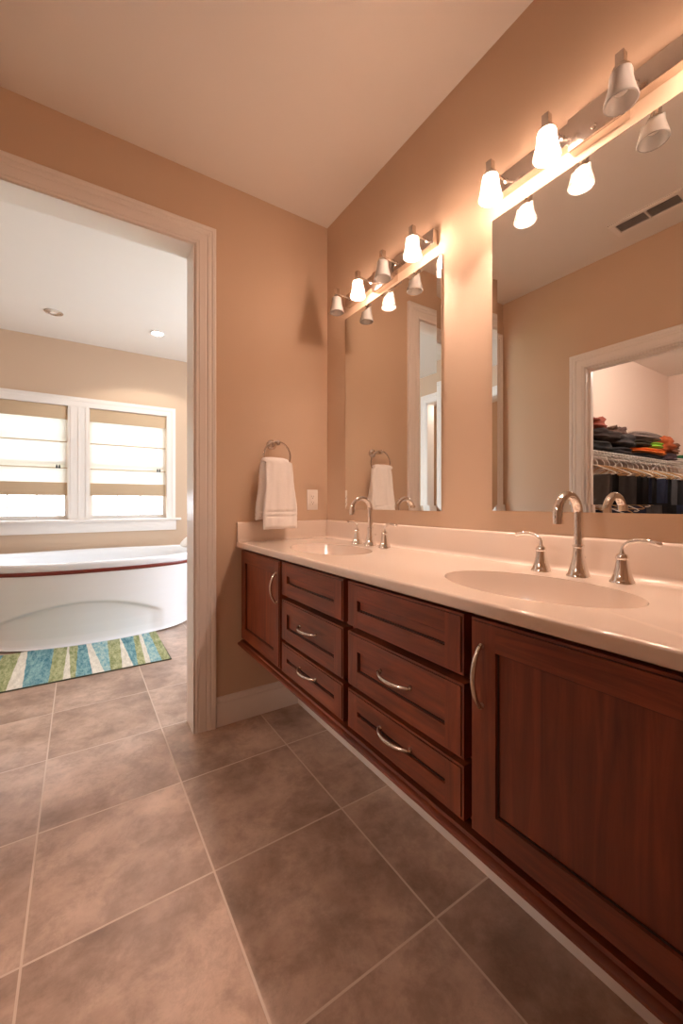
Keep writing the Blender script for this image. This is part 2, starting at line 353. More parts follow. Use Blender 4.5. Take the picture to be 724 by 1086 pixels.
for k, (x0, x1) in enumerate(WX):
    r = bpy.data.objects.new('window_%d' % (k+1), None); COL.objects.link(r); r.location = ((x0+x1)/2, YF+.06, WZ0); ORG[r.name] = Vector(r.location); struct(r)
    f = MB(); y0, y1 = YF+.05, YF+.10; t = .03; zc = (WZ0+WZ1)/2
    f.box(x0, x0+t, y0, y1, WZ0, WZ1); f.box(x1-t, x1, y0, y1, WZ0, WZ1); f.box(x0+t, x1-t, y0, y1, WZ1-t, WZ1); f.box(x0+t, x1-t, y0, y1, WZ0, WZ0+.04); f.box(x0+t, x1-t, y0, y1, zc-.02, zc+.02)
    f.build('window_frame', M['trim'], r, smooth=False)
    g = MB(); iw = x1-x0-2*t
    for q in (1, 2):
        xx = x0+t+iw*q/3; g.box(xx-.006, xx+.006, y0+.018, y0+.03, WZ0+.04, zc-.02); g.box(xx-.006, xx+.006, y0+.018, y0+.03, zc+.02, WZ1-t)
    for zz in ((WZ0+.04+zc)/2+.03, (zc+WZ1)/2): g.box(x0+t, x1-t, y0+.018, y0+.03, zz-.006, zz+.006)
    g.build('muntins', M['trim'], r, smooth=False)
    MB().box(x0+t, x1-t, y0+.022, y0+.026, WZ0+.04, WZ1-t).build('pane', M['glass'], r, smooth=False)
    # roman shade
    lab = ['sheer cream roman shade with tan bands over the left window', 'sheer cream roman shade with tan bands over the right window'][k]
    s = thing('roman_shade', ((x0+x1)/2, YF+.02, WZ1), lab, 'window shade', 'roman shades over the tub')
    zb = WZ0+.255
    MB().box(x0+.004, x1-.004, YF+.002, YF+.016, WZ1-.135, WZ1-.002, bev=.003).build('valance', M['blindband'], s)
    c = MB(); P = []
    seams = [WZ1-.36, WZ1-.62]; z = WZ1-.12; N = 60
    for i in range(N+1):
        z = WZ1-.01-(WZ1-.01-zb)*i/N; d = sum(.010*math.exp(-((z-q)/.012)**2) for q in seams)
        P.append([(x0+.006, YF+.03-d, z), (x1-.006, YF+.03-d, z)])
    c.loft(P, close=False); c.build('fabric', M['blind'], s)
    fo = MB()
    for q in seams: fo.box(x0+.006, x1-.006, YF+.016, YF+.0195, q-.005, q+.005)
    fo.build('dowel_pocket', M['blindband'], s)
    MB().box(x0+.006, x1-.006, YF+.012, YF+.022, zb, zb+.115, bev=.003).build('hem_band', M['blindband'], s)
    MB().box(x0+.006, x1-.006, YF+.008, YF+.026, zb-.014, zb+.002, bev=.003).build('bottom_bar', M['blindband'], s)
    cx = x1-.085
    co = MB(); co.tube([(cx, YF+.006, WZ1-.14), (cx, YF+.004, WZ1-.60)], .0013, 6); co.tube([(cx+.012, YF+.006, WZ1-.14), (cx+.012, YF+.004, WZ1-.60)], .0013, 6); co.build('pull_cord', M['plastic'], s)
    tb = MB()
    for dx in (-.006, .016): tb.lathe([(.003, .03), (.006, .022), (.010, 0), (.010, -.006), (.0, -.008)], (cx+dx, YF-.006, WZ1-.62), 12)
    tb.build('tassel', M['dark'], s)

# ------------------------------------------------------------------ outside
r = bpy.data.objects.new('window_3', None); COL.objects.link(r); r.location = (TXR+.07, 1.08, SZ0_); ORG[r.name] = Vector(r.location); struct(r)  # unseen window, added as daylight for the tub room
f = MB(); f.box(TXR+.03, TXR+.09, SX0, SX0+.05, SZ0_, SZ1_); f.box(TXR+.03, TXR+.09, SX1-.05, SX1, SZ0_, SZ1_); f.box(TXR+.03, TXR+.09, 1.05, 1.11, SZ0_, SZ1_); f.box(TXR+.03, TXR+.09, SX0, SX1, SZ0_, SZ0_+.05); f.box(TXR+.03, TXR+.09, SX0, SX1, SZ1_-.05, SZ1_); f.build('window_frame', M['trim'], r, smooth=False)
MB().box(TXR+.055, TXR+.06, SX0, SX1, SZ0_, SZ1_).build('pane', M['glass'], r, smooth=False)
struct(MB().box(-60, 60, 5, 90, -3.4, -3.2).build('ground', M['grass'], smooth=False))
def house(x, y, wx, wy, ez, rz, wallm, label):
    t = thing('house', (x, y, -3.2), label, 'house', None)
    MB().box(x-wx, x+wx, y, y+wy, -3.2, ez).build('wall', wallm, t, smooth=False)
    m = MB(); o = .4
    a = [(x-wx-o, y-o, ez), (x+wx+o, y-o, ez), (x, y-o, rz)]; b = [(p[0], y+wy+o, p[2]) for p in a]
    m.loft([a, b]); m.build('roof', M['roof'], t, smooth=False)
    gb = MB(); g = wx*.92; gb.loft([[(x-g, y-o-.03, ez+.1), (x+g, y-o-.03, ez+.1), (x, y-o-.03, rz-.25)], [(x-g, y-o-.004, ez+.1), (x+g, y-o-.004, ez+.1), (x, y-o-.004, rz-.25)]]); gb.build('gable', wallm, t, smooth=False)
    for dx in (-wx*.5, wx*.5):
        f = MB().box(x+dx-.6, x+dx+.6, y-.08, y-.002, ez-1.7, ez-.2).build('window_frame', M['trim'], t, smooth=False)
        MB().box(x+dx-.5, x+dx+.5, y-.1, y-.081, ez-1.6, ez-.3).build('pane', M['dark'], f, smooth=False)
house(-25.5, 30, 5.0, 8, .25, 1.2, M['brick'], 'red brick house with grey roof seen low through the left window')
house(-16.2, 34, 1.9, 8, -.15, .72, M['siding'], 'small beige gabled house seen low through the right window')

# ------------------------------------------------------------------ vanity cabinet
V = thing('vanity_cabinet', (-.26, -.98, .39), 'dark cherry wall-hung vanity cabinet with recessed panel doors and drawers', 'cabinet')
m = MB(); m.box(-.490, -.470, -1.955, -.004, .40, .890); m.box(-.470, -.002, -1.955, -1.937, .40, .886); m.box(-.470, -.002, -.022, -.004, .40, .886); m.box(-.470, -.020, -1.937, -.022, .40, .418); m.box(-.020, -.002, -1.937, -.022, .40, .780)
m.build('carcass', M['wood_z'], V, smooth=False)
m = MB(); rings = []
mp_ = [(-.480, .390), (-.537, .390), (-.542, .393), (-.542, .399), (-.537, .403), (-.528, .405), (-.524, .411), (-.480, .412)]
rings = [[(x, y, z) for x, z in mp_] for y in (-.003, -1.958)]
m.loft(rings); m.build('bottom_moulding', M['wood_y'], V, angle=30)
XF = -.530
def front(name, y0, y1, z0, z1, door, label=None):
    """frame-and-panel front; y0 > y1"""
    ya, yb = y1, y0; r = .052 if not door else .060; e = .0065; XM = XF+.003; XP = XF+.0085; XB = -.4905
    m = MB(); A, Z = (1, 0)
    # stiles (upright grain) and rails (level grain) around an open middle
    for f0, f1, ins in ((XM, XB, 0), (XF, XM, e)):
        m.box(f0, f1, ya+ins, ya+r, z0+ins, z1-ins, mi=1); m.box(f0, f1, yb-r, yb-ins, z0+ins, z1-ins, mi=1)
        m.box(f0, f1, ya+r, yb-r, z0+ins, z0+r, mi=0); m.box(f0, f1, ya+r, yb-r, z1-r, z1-ins, mi=0)
    g = .0035                                   # dark strips set along the panel grooves
    for (a, b, c, d) in ((ya+r, ya+r+g, z0+r, z1-r), (yb-r-g, yb-r, z0+r, z1-r), (ya+r+g, yb-r-g, z0+r, z0+r+g), (ya+r+g, yb-r-g, z1-r-g, z1-r)):
        m.box(XP-.002, XP+.004, a, b, c, d, mi=2)
    g2 = .0013
    for (a, b, c, d) in ((ya+e-g2, ya+e, z0+e, z1-e), (yb-e, yb-e+g2, z0+e, z1-e), (ya+e, yb-e, z0+e-g2, z0+e), (ya+e, yb-e, z1-e, z1-e+g2)):
        m.box(XM-.0004, XM, a, b, c, d, mi=2)
    o = m.build(name, [M['wood_y'], M['wood_z'], M['groove']], V, bevel=.0008)
    MB().box(XP, XP+.006, ya+r+g, yb-r-g, z0+r+g, z1-r-g).build('panel', M['wood_z'] if door else M['wood_y'], o, smooth=False)
    if label: o['label'] = label
    return o
def pull(parent, c, axis, L=.128):
    m = MB(); n = 24; pts = []; rad = []
    for i in range(n+1):
        t = -1+2*i/n; d = XF-.004-.026*(1-t*t)**.8; s_ = t*L/2
        drop = 0
        pts.append((d, c[0]+s_, c[1]) if axis == 'y' else (d, c[0], c[1]+s_)); rad.append(.0042+.0012*(1-t*t))
    m.tube(pts, rad, 10)
    for s_ in (-1, 1):
        q = (XF, c[0]+s_*L/2*.93, c[1]) if axis == 'y' else (XF, c[0], c[1]+s_*L/2*.93)
        m.lathe([(.0065, 0), (.0065, -.003), (.0045, -.006), (.0045, -.012)], q, 12, 'x')
    m.build('handle', M['pull'], parent)
ZR = [(.745, .880), (.563, .727), (.430, .549)]
d = front('door', -.022, -.492, .430, .880, True); pull(d, (-.470, .765), 'z', .13)
for (a, b) in ((-.512, -.972), (-.999, -1.447)):
    for i, (z0, z1) in enumerate(ZR):
        d = front('drawer_front', a, b, z0, z1, False, 'blank top drawer front without a handle' if i == 0 else None)
        if i: pull(d, ((a+b)/2, (z0+z1)/2+.012), 'y', .128)
d = front('door', -1.468, -1.935, .430, .880, True); pull(d, (-1.497, .765), 'z', .13)

# ------------------------------------------------------------------ countertop
CT = thing('vanity_countertop', (-.27, -.98, .892), 'glossy off-white one-piece double-basin vanity top on the cherry cabinet', 'countertop')
XE = -.540; ZT = .922; YE = -1.972
BAS = [(-.315, -.54), (-.315, -1.47)]; BA, BB = .150, .235
CELL = [(-.002, -1.0), (-1.0, YE)]
deck = MB()
for (bx, by), (ya, yb) in zip(BAS, CELL):
    rx0, rx1, ry0, ry1 = XE, -.018, yb, ya
    an = sorted([2*PI*i/96 for i in range(96)]+[math.atan2(y-by, x-bx) % (2*PI) for x in (rx0, rx1) for y in (ry0, ry1)])
    inner, mid, outer = [], [], []
    for t in an:
        c, s_ = math.cos(t), math.sin(t)
        r = 1/math.hypot(c/BA, s_/BB)
        k = min((rx1-bx)/c if c > 1e-9 else (rx0-bx)/c if c < -1e-9 else 9, (ry1-by)/s_ if s_ > 1e-9 else (ry0-by)/s_ if s_ < -1e-9 else 9)
        inner.append((bx+r*c, by+r*s_, ZT)); mid.append((bx+r*c*1.03, by+r*s_*1.03, ZT)); outer.append((bx+k*c, by+k*s_, ZT))
    deck.loft([inner, mid, outer], cap=False)
    b = MB(); rings = []
    for q in range(25):
        f = 1-q/24
        rr = f; zz = ZT-.14*(1-f**5)
        rings.append([(bx+rr*(p[0]-bx)+(1-rr)*.0, by+rr*(p[1]-by), zz) for p in inner] if f > 0 else None)
    rings = [r for r in rings if r]
    b.loft(rings, cap=False); b.face([v for v in b.bm.verts][-len(an):])
    bo = b.build('basin', M['solid'], CT, angle=80)
    dr = MB(); dr.lathe([(.0, .006), (.016, .006), (.020, .003), (.022, 0), (.022, -.004)], (bx, by, ZT-.14), 24); dr.build('drain', M['chrome'], bo)
edge = [(XE, ZT), (-.5435, .9212), (-.5465, .919), (-.548, .916), (-.548, .899), (-.5465, .8945), (-.543, .892), (-.50, .892), (-.50, .905)]
deck.loft([[(x, y, z) for x, z in edge] for y in (-.002, YE)], close=False)
deck.box(XE, -.002, YE, YE+.002, .892, ZT-.001)
bmesh.ops.remove_doubles(deck.bm, verts=deck.bm.verts, dist=.0004)
deck.build('deck', M['solid'], CT, angle=50)
def splash(name, prof, to3, ends):
    m = MB(); m.loft([[to3(d, z, e) for d, z in prof] for e in ends]); m.build(name, M['solid'], CT, angle=60)
SP = [(0.001, ZT-.01), (.034, ZT-.01), (.034, ZT+.0003), (.027, ZT+.002), (.022, ZT+.007), (.020, ZT+.016), (.019, 1.014), (.0165, 1.0195), (.012, 1.022), (.001, 1.022)]
splash('backsplash', SP, lambda d, z, e: (-d, e, z), (-.002, YE))
splash('side_splash', SP, lambda d, z, e: (e, -d, z), (-.018, -.546))

# ------------------------------------------------------------------ faucets
def faucet(y, label):
    x = -.092; z = ZT
    T = thing('faucet', (x, y, z), label, 'faucet', None)
    m = MB(); m.lathe([(.030, 0), (.030, .004), (.027, .008), (.022, .022), (.0165, .045), (.0135, .065), (.0132, .078), (.0155, .080), (.0155, .085), (.0130, .087), (.012, .10), (.0118, .115)], (x, y, z), 32)
    pts = [(x, y, z+.11), (x, y, z+.14), (x, y, z+.165)] + arc((x-.052, y, z+.168), .052, 0, PI*.93, 22, (1, 0, 0), (0, 0, 1))[1:]
    e = pts[-1]; pts.append((e[0]-.0, e[1], e[2]-.018)); pts.append((e[0]+.001, e[1], e[2]-.034))
    m.tube(pts, [.0115]*(len(pts)-3)+[.0118, .0130, .0135], 20)
    sp = m.build('spout', M['chrome'], T)
    k = MB(); k.tube([(x+.014, y, z+.05), (x+.030, y, z+.05)], .0025, 8); k.lathe([(.002, 0), (.005, .002), (.005, .006), (.0, .008)], (x+.030, y, z+.046), 12); k.build('drain_lever', M['chrome'], T)
    for sgn in (1, -1):
        hy = y+sgn*.105
        h = MB(); h.lathe([(.028, 0), (.028, .004), (.025, .008), (.020, .022), (.0155, .042), (.0135, .058), (.0150, .060), (.0150, .064), (.0125, .070), (.007, .073), (.006, .076)], (x, hy, z), 32)
        ho = h.build('handle_base', M['chrome'], T)
        l = MB(); lp = [(x, hy, z+.074), (x, hy, z+.085), (x, hy+sgn*.004, z+.094), (x, hy+sgn*.014, z+.102), (x, hy+sgn*.030, z+.107), (x, hy+sgn*.050, z+.107), (x, hy+sgn*.068, z+.104), (x, hy+sgn*.080, z+.101), (x, hy+sgn*.083, z+.100)]
        l.tube(lp, [.0050, .0045, .0045, .0050, .0055, .0058, .0060, .0060, .003], 12, flat=.75); l.build('lever', M['chrome'], ho)
faucet(-.54, 'chrome widespread gooseneck faucet at the far basin near the hand towel')
faucet(-1.47, 'chrome widespread gooseneck faucet at the near basin, reflected in the near mirror')

# ------------------------------------------------------------------ mirrors
def mirror(y0, y1, z0, z1, label):
    x0, x1 = -.003, -.012; bw = .022
    T = thing('wall_mirror', (-.002, (y0+y1)/2, z0), label, 'mirror', None)
    m = MB(); a = [(-.0102, y, z) for y, z in ((y0, z0), (y1, z0), (y1, z1), (y0, z1))]
    c = [(x1, y, z) for y, z in ((y0-bw, z0+bw), (y1+bw, z0+bw), (y1+bw, z1-bw), (y0-bw, z1-bw))]
    bk = [(-.002, p[1], p[2]) for p in a]
    V1 = [m.bm.verts.new(p) for p in a]; V2 = [m.bm.verts.new(p) for p in c]; V0 = [m.bm.verts.new(p) for p in bk]
    for i in range(4):
        j = (i+1) % 4; m.face([V1[i], V1[j], V2[j], V2[i]]); m.face([V0[i], V0[j], V1[j], V1[i]])
    m.face(V0); m.build('bevelled_edge', M['mirror'], T, smooth=False)
    n = MB(); n.box(x1-.0001, x1+.004, y0-bw, y1+bw, z0+bw, z1-bw); n.build('mirror_glass', M['mirror'], T, smooth=False)
mirror(-.206, -.900, 1.088, 2.122, 'frameless rectangular wall mirror above the far basin, reflecting the hand towel')
mirror(-1.138, -1.832, 1.094, 2.112, 'frameless rectangular wall mirror above the near basin, reflecting the closet doorway')

# ------------------------------------------------------------------ vanity lights
def vanity_light(cy, lit, label):
    T = thing('vanity_light', (-.001, cy, 2.19), label, 'light fixture', None)
    MB().box(-.030, -.001, cy-.32, cy+.32, 2.170, 2.232, bev=.003).build('bar', M['nickel'], T)
    c = MB(); c.box(-.040, -.0305, cy-.072, cy+.072, 2.141, 2.2315, bev=.003); c.box(-.030, -.001, cy-.072, cy+.072, 2.141, 2.169); 
    c.lathe([(.0, -.008), (.005, -.007), (.007, -.003), (.007, 0)], (-.040, cy, 2.158), 14, 'x'); c.build('canopy', M['nickel'], T)
    for i in range(4):
        y = cy+(1.5-i)*.188; x = -.108
        a = MB(); a.tube([(-.028, y, 2.200), (-.06, y, 2.203), (x+.004, y, 2.207)], .0042, 10); a.lathe([(.009, 0), (.009, -.004), (.005, -.007)], (-.030, y, 2.200), 14, 'x')
        ao = a.build('arm', M['nickel'], T)
        k = MB(); k.box(x-.010, x+.010, y-.010, y+.010, 2.192, 2.229, bev=.0015); k.lathe([(.0, .004), (.017, .004), (.020, 0), (.020, -.010), (.016, -.012)], (x, y, 2.190), 24); k.build('socket', M['nickel'], ao)
        s = MB(); prof = [(.0200, 2.183), (.0240, 2.180), (.0258, 2.173), (.0262, 2.165), (.0268, 2.155), (.0288, 2.143), (.0320, 2.131), (.0350, 2.120), (.0370, 2.112), (.0376, 2.108), (.0362, 2.106)]
        inn = [(r-.0028, z) for r, z in prof[::-1]]
        s.lathe([(r, z) for r, z in prof+inn], (x, y, 0), 36); so = s.build('glass_shade', M['shade'], T)
        b = MB(); b.lathe([(.0, -.019), (.008, -.0172), (.0134, -.0134), (.0175, -.007), (.019, 0), (.0175, .008), (.0134, .015), (.0105, .022), (.0100, .030)], (x, y, 2.147), 20)
        bo = b.build('bulb', M['bulb_on'] if lit[i] else M['bulb_off'], so)
        bo['label'] = 'glowing bulb' if lit[i] else 'unlit bulb'
vanity_light(-.556, (0, 1, 0, 1), 'four-shade brushed nickel vanity light over the far mirror, two of its bulbs lit')
vanity_light(-1.485, (1, 1, 0, 1), 'brushed nickel vanity light over the near mirror, cut off by the photo edge')

# ------------------------------------------------------------------ towel ring and towel, outlet
TR = thing('towel_ring', (-.355, -.001, 1.435), 'chrome towel ring on the back wall above the side splash', 'towel ring')
m = MB(); m.lathe([(.027, 0), (.027, -.005), (.023, -.010), (.014, -.014), (.010, -.022), (.010, -.034), (.012, -.06), (.013, -.076), (.013, -.092), (.0, -.095)], (-.355, -.001, 1.435), 28, 'y'); m.build('wall_post', M['nickel'], TR)
m = MB(); m.tube(arc((-.357, -.085, 1.368), .074, math.radians(90), math.radians(449), 60, (1, 0, 0), (0, 0, 1)), .0042, 10, cap=False)
m.build('ring', M['nickel'], TR)
tw = MB(); rings = []; n = 60
def tpath(s):   # s 0..1 up the room side, over the rung, down the other side
    zt = 1.330; 
    L1, L2 = zt-.990, zt-1.035; top = .06; tot = L1+L2+top; q = s*tot
    if q < L1: f = q/L1; return (-.368-.012*(1-f), .990+q, 1-f)
    if q < L1+top: a = (q-L1)/top*PI; return (-.355-.013*math.cos(a), zt+.013*math.sin(a), 0)
    f = (q-L1-top)/L2; return (-.342+.012*f, zt-(q-L1-top), f)
NS = 90
for i in range(NS+1):
    s = i/NS; x, z, f = tpath(s)
    s2 = min(1, s+.002); s1 = max(0, s-.002); xa, za, _ = tpath(s1); xb, zb, _ = tpath(s2); tx, tz = xb-xa, zb-za; L = math.hypot(tx, tz); nx, nz = tz/L, -tx/L
    hw = .070+.027*f**.8; th = .016+.012*f; ring = []
    if abs(z-1.052) < .004 or abs(z-1.076) < .004: th *= .72
    if i in (0, NS): th *= .55
    m_ = 40; sgn = 1 if s < .5 else -1
    for k in range(m_):
        t = 2*PI*k/m_; c, sn = math.cos(t), math.sin(t)
        yy = hw*math.copysign(abs(c)**.8, c); off = th*math.copysign(abs(sn)**.55, sn)
        fold = (.005*(1-f)+.004)*math.sin(yy*75+1+sgn*.6)*min(1, .25+f*2)+.004*math.sin(yy*140+f*3)
        fold += .0012*noise.noise(Vector((yy*70, s*60, k*.1)))
        ring.append((-.358+(.006 if s < .5 else -.012)+yy*(1+.03*math.sin(z*30)), -.085+(x+.355)+nx*off+fold*(-sgn)*.8, z+nz*off-(.004*math.cos(yy*60) if i in (0, NS) else 0)))
    rings.append(ring)
tw.loft(rings); o = tw.build('hand_towel', M['towel'], org=(-.358, -.085, .99), angle=70)
tag(o, 'white terry hand towel folded over the ring on the back wall', 'towel')
OU = thing('electrical_outlet', (-.103, -.001, 1.139), 'white duplex outlet cover on the back wall beside the hand towel', 'outlet')
MB().box(-.138, -.068, -.006, -.001, 1.081, 1.197, bev=.002).build('cover_plate', M['plastic'], OU)
m = MB(); m.lathe([(.0, -.001), (.003, -.001), (.0035, 0)], (-.103, -.0062, 1.139), 12, 'y')
m.box(-.120, -.086, -.0085, -.0058, 1.106, 1.172, bev=.001); m.build('receptacle_face', M['plastic'], OU)
m = MB()
for zc in (1.122, 1.156):
    m.box(-.1105, -.109, -.009, -.0084, zc-.001, zc+.007); m.box(-.097, -.0955, -.009, -.0084, zc-.001, zc+.006); m.box(-.105, -.101, -.009, -.0084, zc-.009, zc-.005)
m.build('socket_slots', M['slot'], OU, smooth=False)

# ------------------------------------------------------------------ bathtub
TC = (-1.09, 2.215)
TB = thing('bathtub', (TC[0], TC[1], .012), 'white freestanding oval soaking tub with a cherry wood band', 'bathtub')
KEY = [(.012, .800, .508), (.03, .790, .500), (.08, .783, .494), (.16, .785, .495), (.26, .800, .502), (.36, .825, .512), (.46, .862, .525), (.54, .900, .538), (.575, .915, .543)]
def interp(K, z):
    for a, b in zip(K, K[1:]):
        if z <= b[0]: f = (z-a[0])/(b[0]-a[0]); return a[1]+(b[1]-a[1])*f, a[2]+(b[2]-a[2])*f
    return K[-1][1:]
NA = 200
def tring(a, b, z, arch=False, rise=0):
    r = []
    for i in range(NA):
        t = 2*PI*i/NA; c, s = math.cos(t), math.sin(t); e = 2/2.25
        x = a*math.copysign(abs(c)**e, c); y = b*math.copysign(abs(s)**e, s)
        if arch and s < .1:
            wx = TC[0]+x; az = .35-.47*(wx+1.20)**2
            k = min(1, max(0, (az-z)/.022)); k = k*k*(3-2*k); k *= min(1, max(0, (-.60-wx)/.10))*min(1, max(0, (.1-s)*3))
            y += .020*k
        r.append((TC[0]+x, TC[1]+y, z+rise*abs(c)**5))
    return r
m = MB(); rings = []
for i in range(76):
    z = .012+(.575-.012)*i/75; a, b = interp(KEY, z); rings.append(tring(a, b, z, True))
m.loft(rings, cap=False)
m.loft([tring(.60, .34, .012), tring(.800, .508, .012)], cap=False)
m.build('apron', M['porcelain'], TB, angle=60)
m = MB(); m.loft([tring(.905, .538, .575), tring(.921, .549, .575), tring(.925, .552, .580), tring(.927, .554, .598), tring(.923, .551, .603), tring(.905, .538, .603)], cap=False); m.build('wood_band', M['band'], TB, angle=40)
m = MB(); m.loft([tring(.905, .538, .603), tring(.916, .545, .604), tring(.926, .551, .620, rise=.01), tring(.934, .556, .640, rise=.03), tring(.936, .557, .652, rise=.035), tring(.930, .552, .660, rise=.035), tring(.90, .525, .662, rise=.035), tring(.872, .500, .658, rise=.035), tring(.855, .484, .645, rise=.03), tring(.84, .470, .60), tring(.81, .450, .50), tring(.76, .42, .38), tring(.68, .38, .26), tring(.60, .34, .19), tring(.45, .26, .165), tring(.2, .12, .16), tring(.02, .02, .16)], cap=False)
m.build('rim_and_well', M['porcelain'], TB, angle=60)
# head cushion on the right end
b = bmesh.new(); bmesh.ops.create_uvsphere(b, u_segments=28, v_segments=16, radius=1)
for v in b.verts:
    p = v.co; q = Vector([math.copysign(abs(k)**.7, k) for k in p]); v.co = Vector((-.285+q.x*.055+q.z*.05, 2.22+q.y*.17, .735+q.z*.055))
hp = MB(); hp.join(b, 0); o = hp.build('bath_pillow', M['towel'], org=(-.285, 2.22, .68)); tag(o, 'white bath pillow on the right end of the tub', 'bath pillow')

# ------------------------------------------------------------------ rug
RG = MB(); y0, y1 = 1.045, 1.775
near = [-2.35, -2.25, -2.19, -2.08, -2.02, -1.93, -1.83, -1.70, -1.591, -1.513, -1.386, -1.313, -1.272, -1.245, -1.153, -1.087, -1.05, -.982, -.915, -.887, -.838, -.806, -.735, -.680]
far = [-2.35, -2.30, -2.20, -2.12, -2.06, -1.96, -1.85, -1.69, -1.589, -1.548, -1.386, -1.300, -1.292, -1.232, -1.180, -1.153, -1.035, -.945, -.942, -.845, -.805, -.781, -.725, -.668]
cols = [2, 0, 1, 2, 0, 3, 2, 1, 0, 2, 1, 0, 1, 2, 0, 3, 1, 0, 2, 1, 0, 3, 1]
near = near[:1]+near[1:]; cols = cols[:len(near)-1]
for i, c in enumerate(cols):
    RG.mi = c; n = 10; P = []
    for j in range(n+1):
        f = j/n; w1 = .0015*math.sin(j*2.1+i*1.7) if 0 < i else 0; w2 = .0015*math.sin(j*2.1+(i+1)*1.7) if i < len(cols)-1 else 0
        P.append([(near[i]+(far[i]-near[i])*f+w1, y0+(y1-y0)*f, .009), (near[i+1]+(far[i+1]-near[i+1])*f+w2, y0+(y1-y0)*f, .009)])
    RG.loft(P, close=False)
RG.mi = 4; RG.box(-2.352, -.672, y0-.001, y1+.001, .0005, .0085)
o = RG.build('bath_rug', RUG+[mat('rug_backing', lin(90, 95, 80), .95)], org=(-1.5, 1.4, 0), smooth=False)
tag(o, 'teal, green and cream wedge-patterned bath rug in front of the tub', 'rug')

# ------------------------------------------------------------------ ceiling fittings
def recessed(x, y, lit, label):
    T = thing('recessed_light', (x, y, H), label, 'ceiling light', None)
    MB().lathe([(.052, 0), (.066, -.001), (.068, -.004), (.064, -.007), (.054, -.008), (.050, -.003)], (x, y, H), 40).build('trim_ring', M['trim'] if lit else M['nickel'], T)
    if lit: MB().lathe([(.0, -.004), (.03, -.004), (.0505, -.0035)], (x, y, H), 32).build('lens', M['lamp_on'], T)
    else:
        MB().lathe([(.0525, -.002), (.044, -.003), (.032, -.010), (.026, -.010)], (x, y, H), 32).build('baffle', M['nickel'], T)
        MB().lathe([(.0, -.006), (.02, -.006), (.027, -.008)], (x, y, H), 24).build('lens', M['plastic'], T)
recessed(-.600, 2.14, True, 'lit round recessed ceiling light over the right end of the tub')
recessed(-1.406, 2.157, False, 'unlit grey-ringed recessed ceiling light over the tub')
light('recessed_beam', 'SPOT', (-.600, 2.14, H-.02), 14, (1, .9, .78), .05).data.spot_size = math.radians(130)

VT = thing('ceiling_vent', (-1.460, -1.085, H), 'white slatted ceiling air vent reflected in the near mirror', 'vent')
m = MB(); x0, x1, y0, y1 = -1.535, -1.385, -1.26, -.91
for a in ((x0, x0+.028, y0, y1), (x1-.028, x1, y0, y1), (x0+.028, x1-.028, y0, y0+.028), (x0+.028, x1-.028, y1-.028, y1), (x0+.028, x1-.028, -1.090, -1.080)): m.box(*a, H-.010, H-.001)
m.build('frame', M['trim'], VT, bevel=.002)
MB().box(x0+.028, x1-.028, y0+.028, y1-.028, H-.0025, H-.001).build('duct_shade_plate', M['slot'], VT, smooth=False)  # dark plate stands in for the shade inside the duct
m = MB()
for k in range(6):
    xx = x0+.036+k*.0150
    m.loft([[(xx+.007, y, H-.009), (xx, y, H-.003), (xx+.001, y, H-.0028), (xx+.008, y, H-.0088)] for y in (y0+.028, y1-.028)])
m.build('louvres', M['trim'], VT, smooth=False)

light('hall_fill_light', 'POINT', (-3.2, 1.25, 2.45), 12, (1, .88, .76), .1)  # fill light added to brighten the hall, no fixture there
# ------------------------------------------------------------------ closet (seen in the near mirror)
light('closet_lamp_light', 'POINT', (-3.1, -1.25, 2.55), 30, (1, .84, .75), .12)
T = thing('closet_ceiling_light', (-3.1, -1.25, H), 'round white flush ceiling light in the closet', 'ceiling light')
MB().lathe([(.13, 0), (.13, -.012), (.12, -.018), (.115, -.018)], (-3.1, -1.25, H), 36).build('canopy', M['trim'], T)
MB().lathe([(.118, -.016), (.112, -.045), (.08, -.068), (.0, -.078)], (-3.1, -1.25, H), 36).build('diffuser', M['shade'], T)
def wire_shelf(z, label):
    X0, X1 = -5.10, -1.90; T = thing('wire_shelf', ((X0+X1)/2, -.17, z), label, 'shelf', 'wire closet shelves')
    m = MB(); n = int((X1-X0)/.06)
    for i in range(n+1):
        x = X0+i*.06; m.tube([(x, -.004, z), (x, -.335, z), (x, -.342, z-.004), (x, -.342, z-.030)], .0022, 4)
    m.build('deck_wires', M['wire'], T)
    m = MB()
    for y, zz in ((-.006, z-.003), (-.17, z-.003), (-.338, z-.003), (-.342, z-.030)): m.tube([(X0, y, zz), (X1, y, zz)], .0033, 6)
    m.build('rails', M['wire'], T)
    m = MB(); m.tube([(X0, -.315, z-.055), (X1, -.315, z-.055)], .0075, 10)
    for i in range(6):
        x = X0+.1+i*.6; m.tube([(x, -.342, z-.030), (x, -.338, z-.055), (x, -.325, z-.063)], .003, 6)
    m.build('hang_rod', M['wire'], T)
    for i in range(4):
        x = X0+.3+i*.85; m = MB(); m.tube([(x, -.335, z-.006), (x, -.17, z-.15), (x, -.006, z-.29)], .005, 6); m.build('bracket', M['wire'], T)
SZ = 1.572; SZ2 = .80
wire_shelf(SZ, 'upper white wire closet shelf under the folded clothes')
wire_shelf(SZ2, 'lower white wire closet shelf behind the hanging trousers')
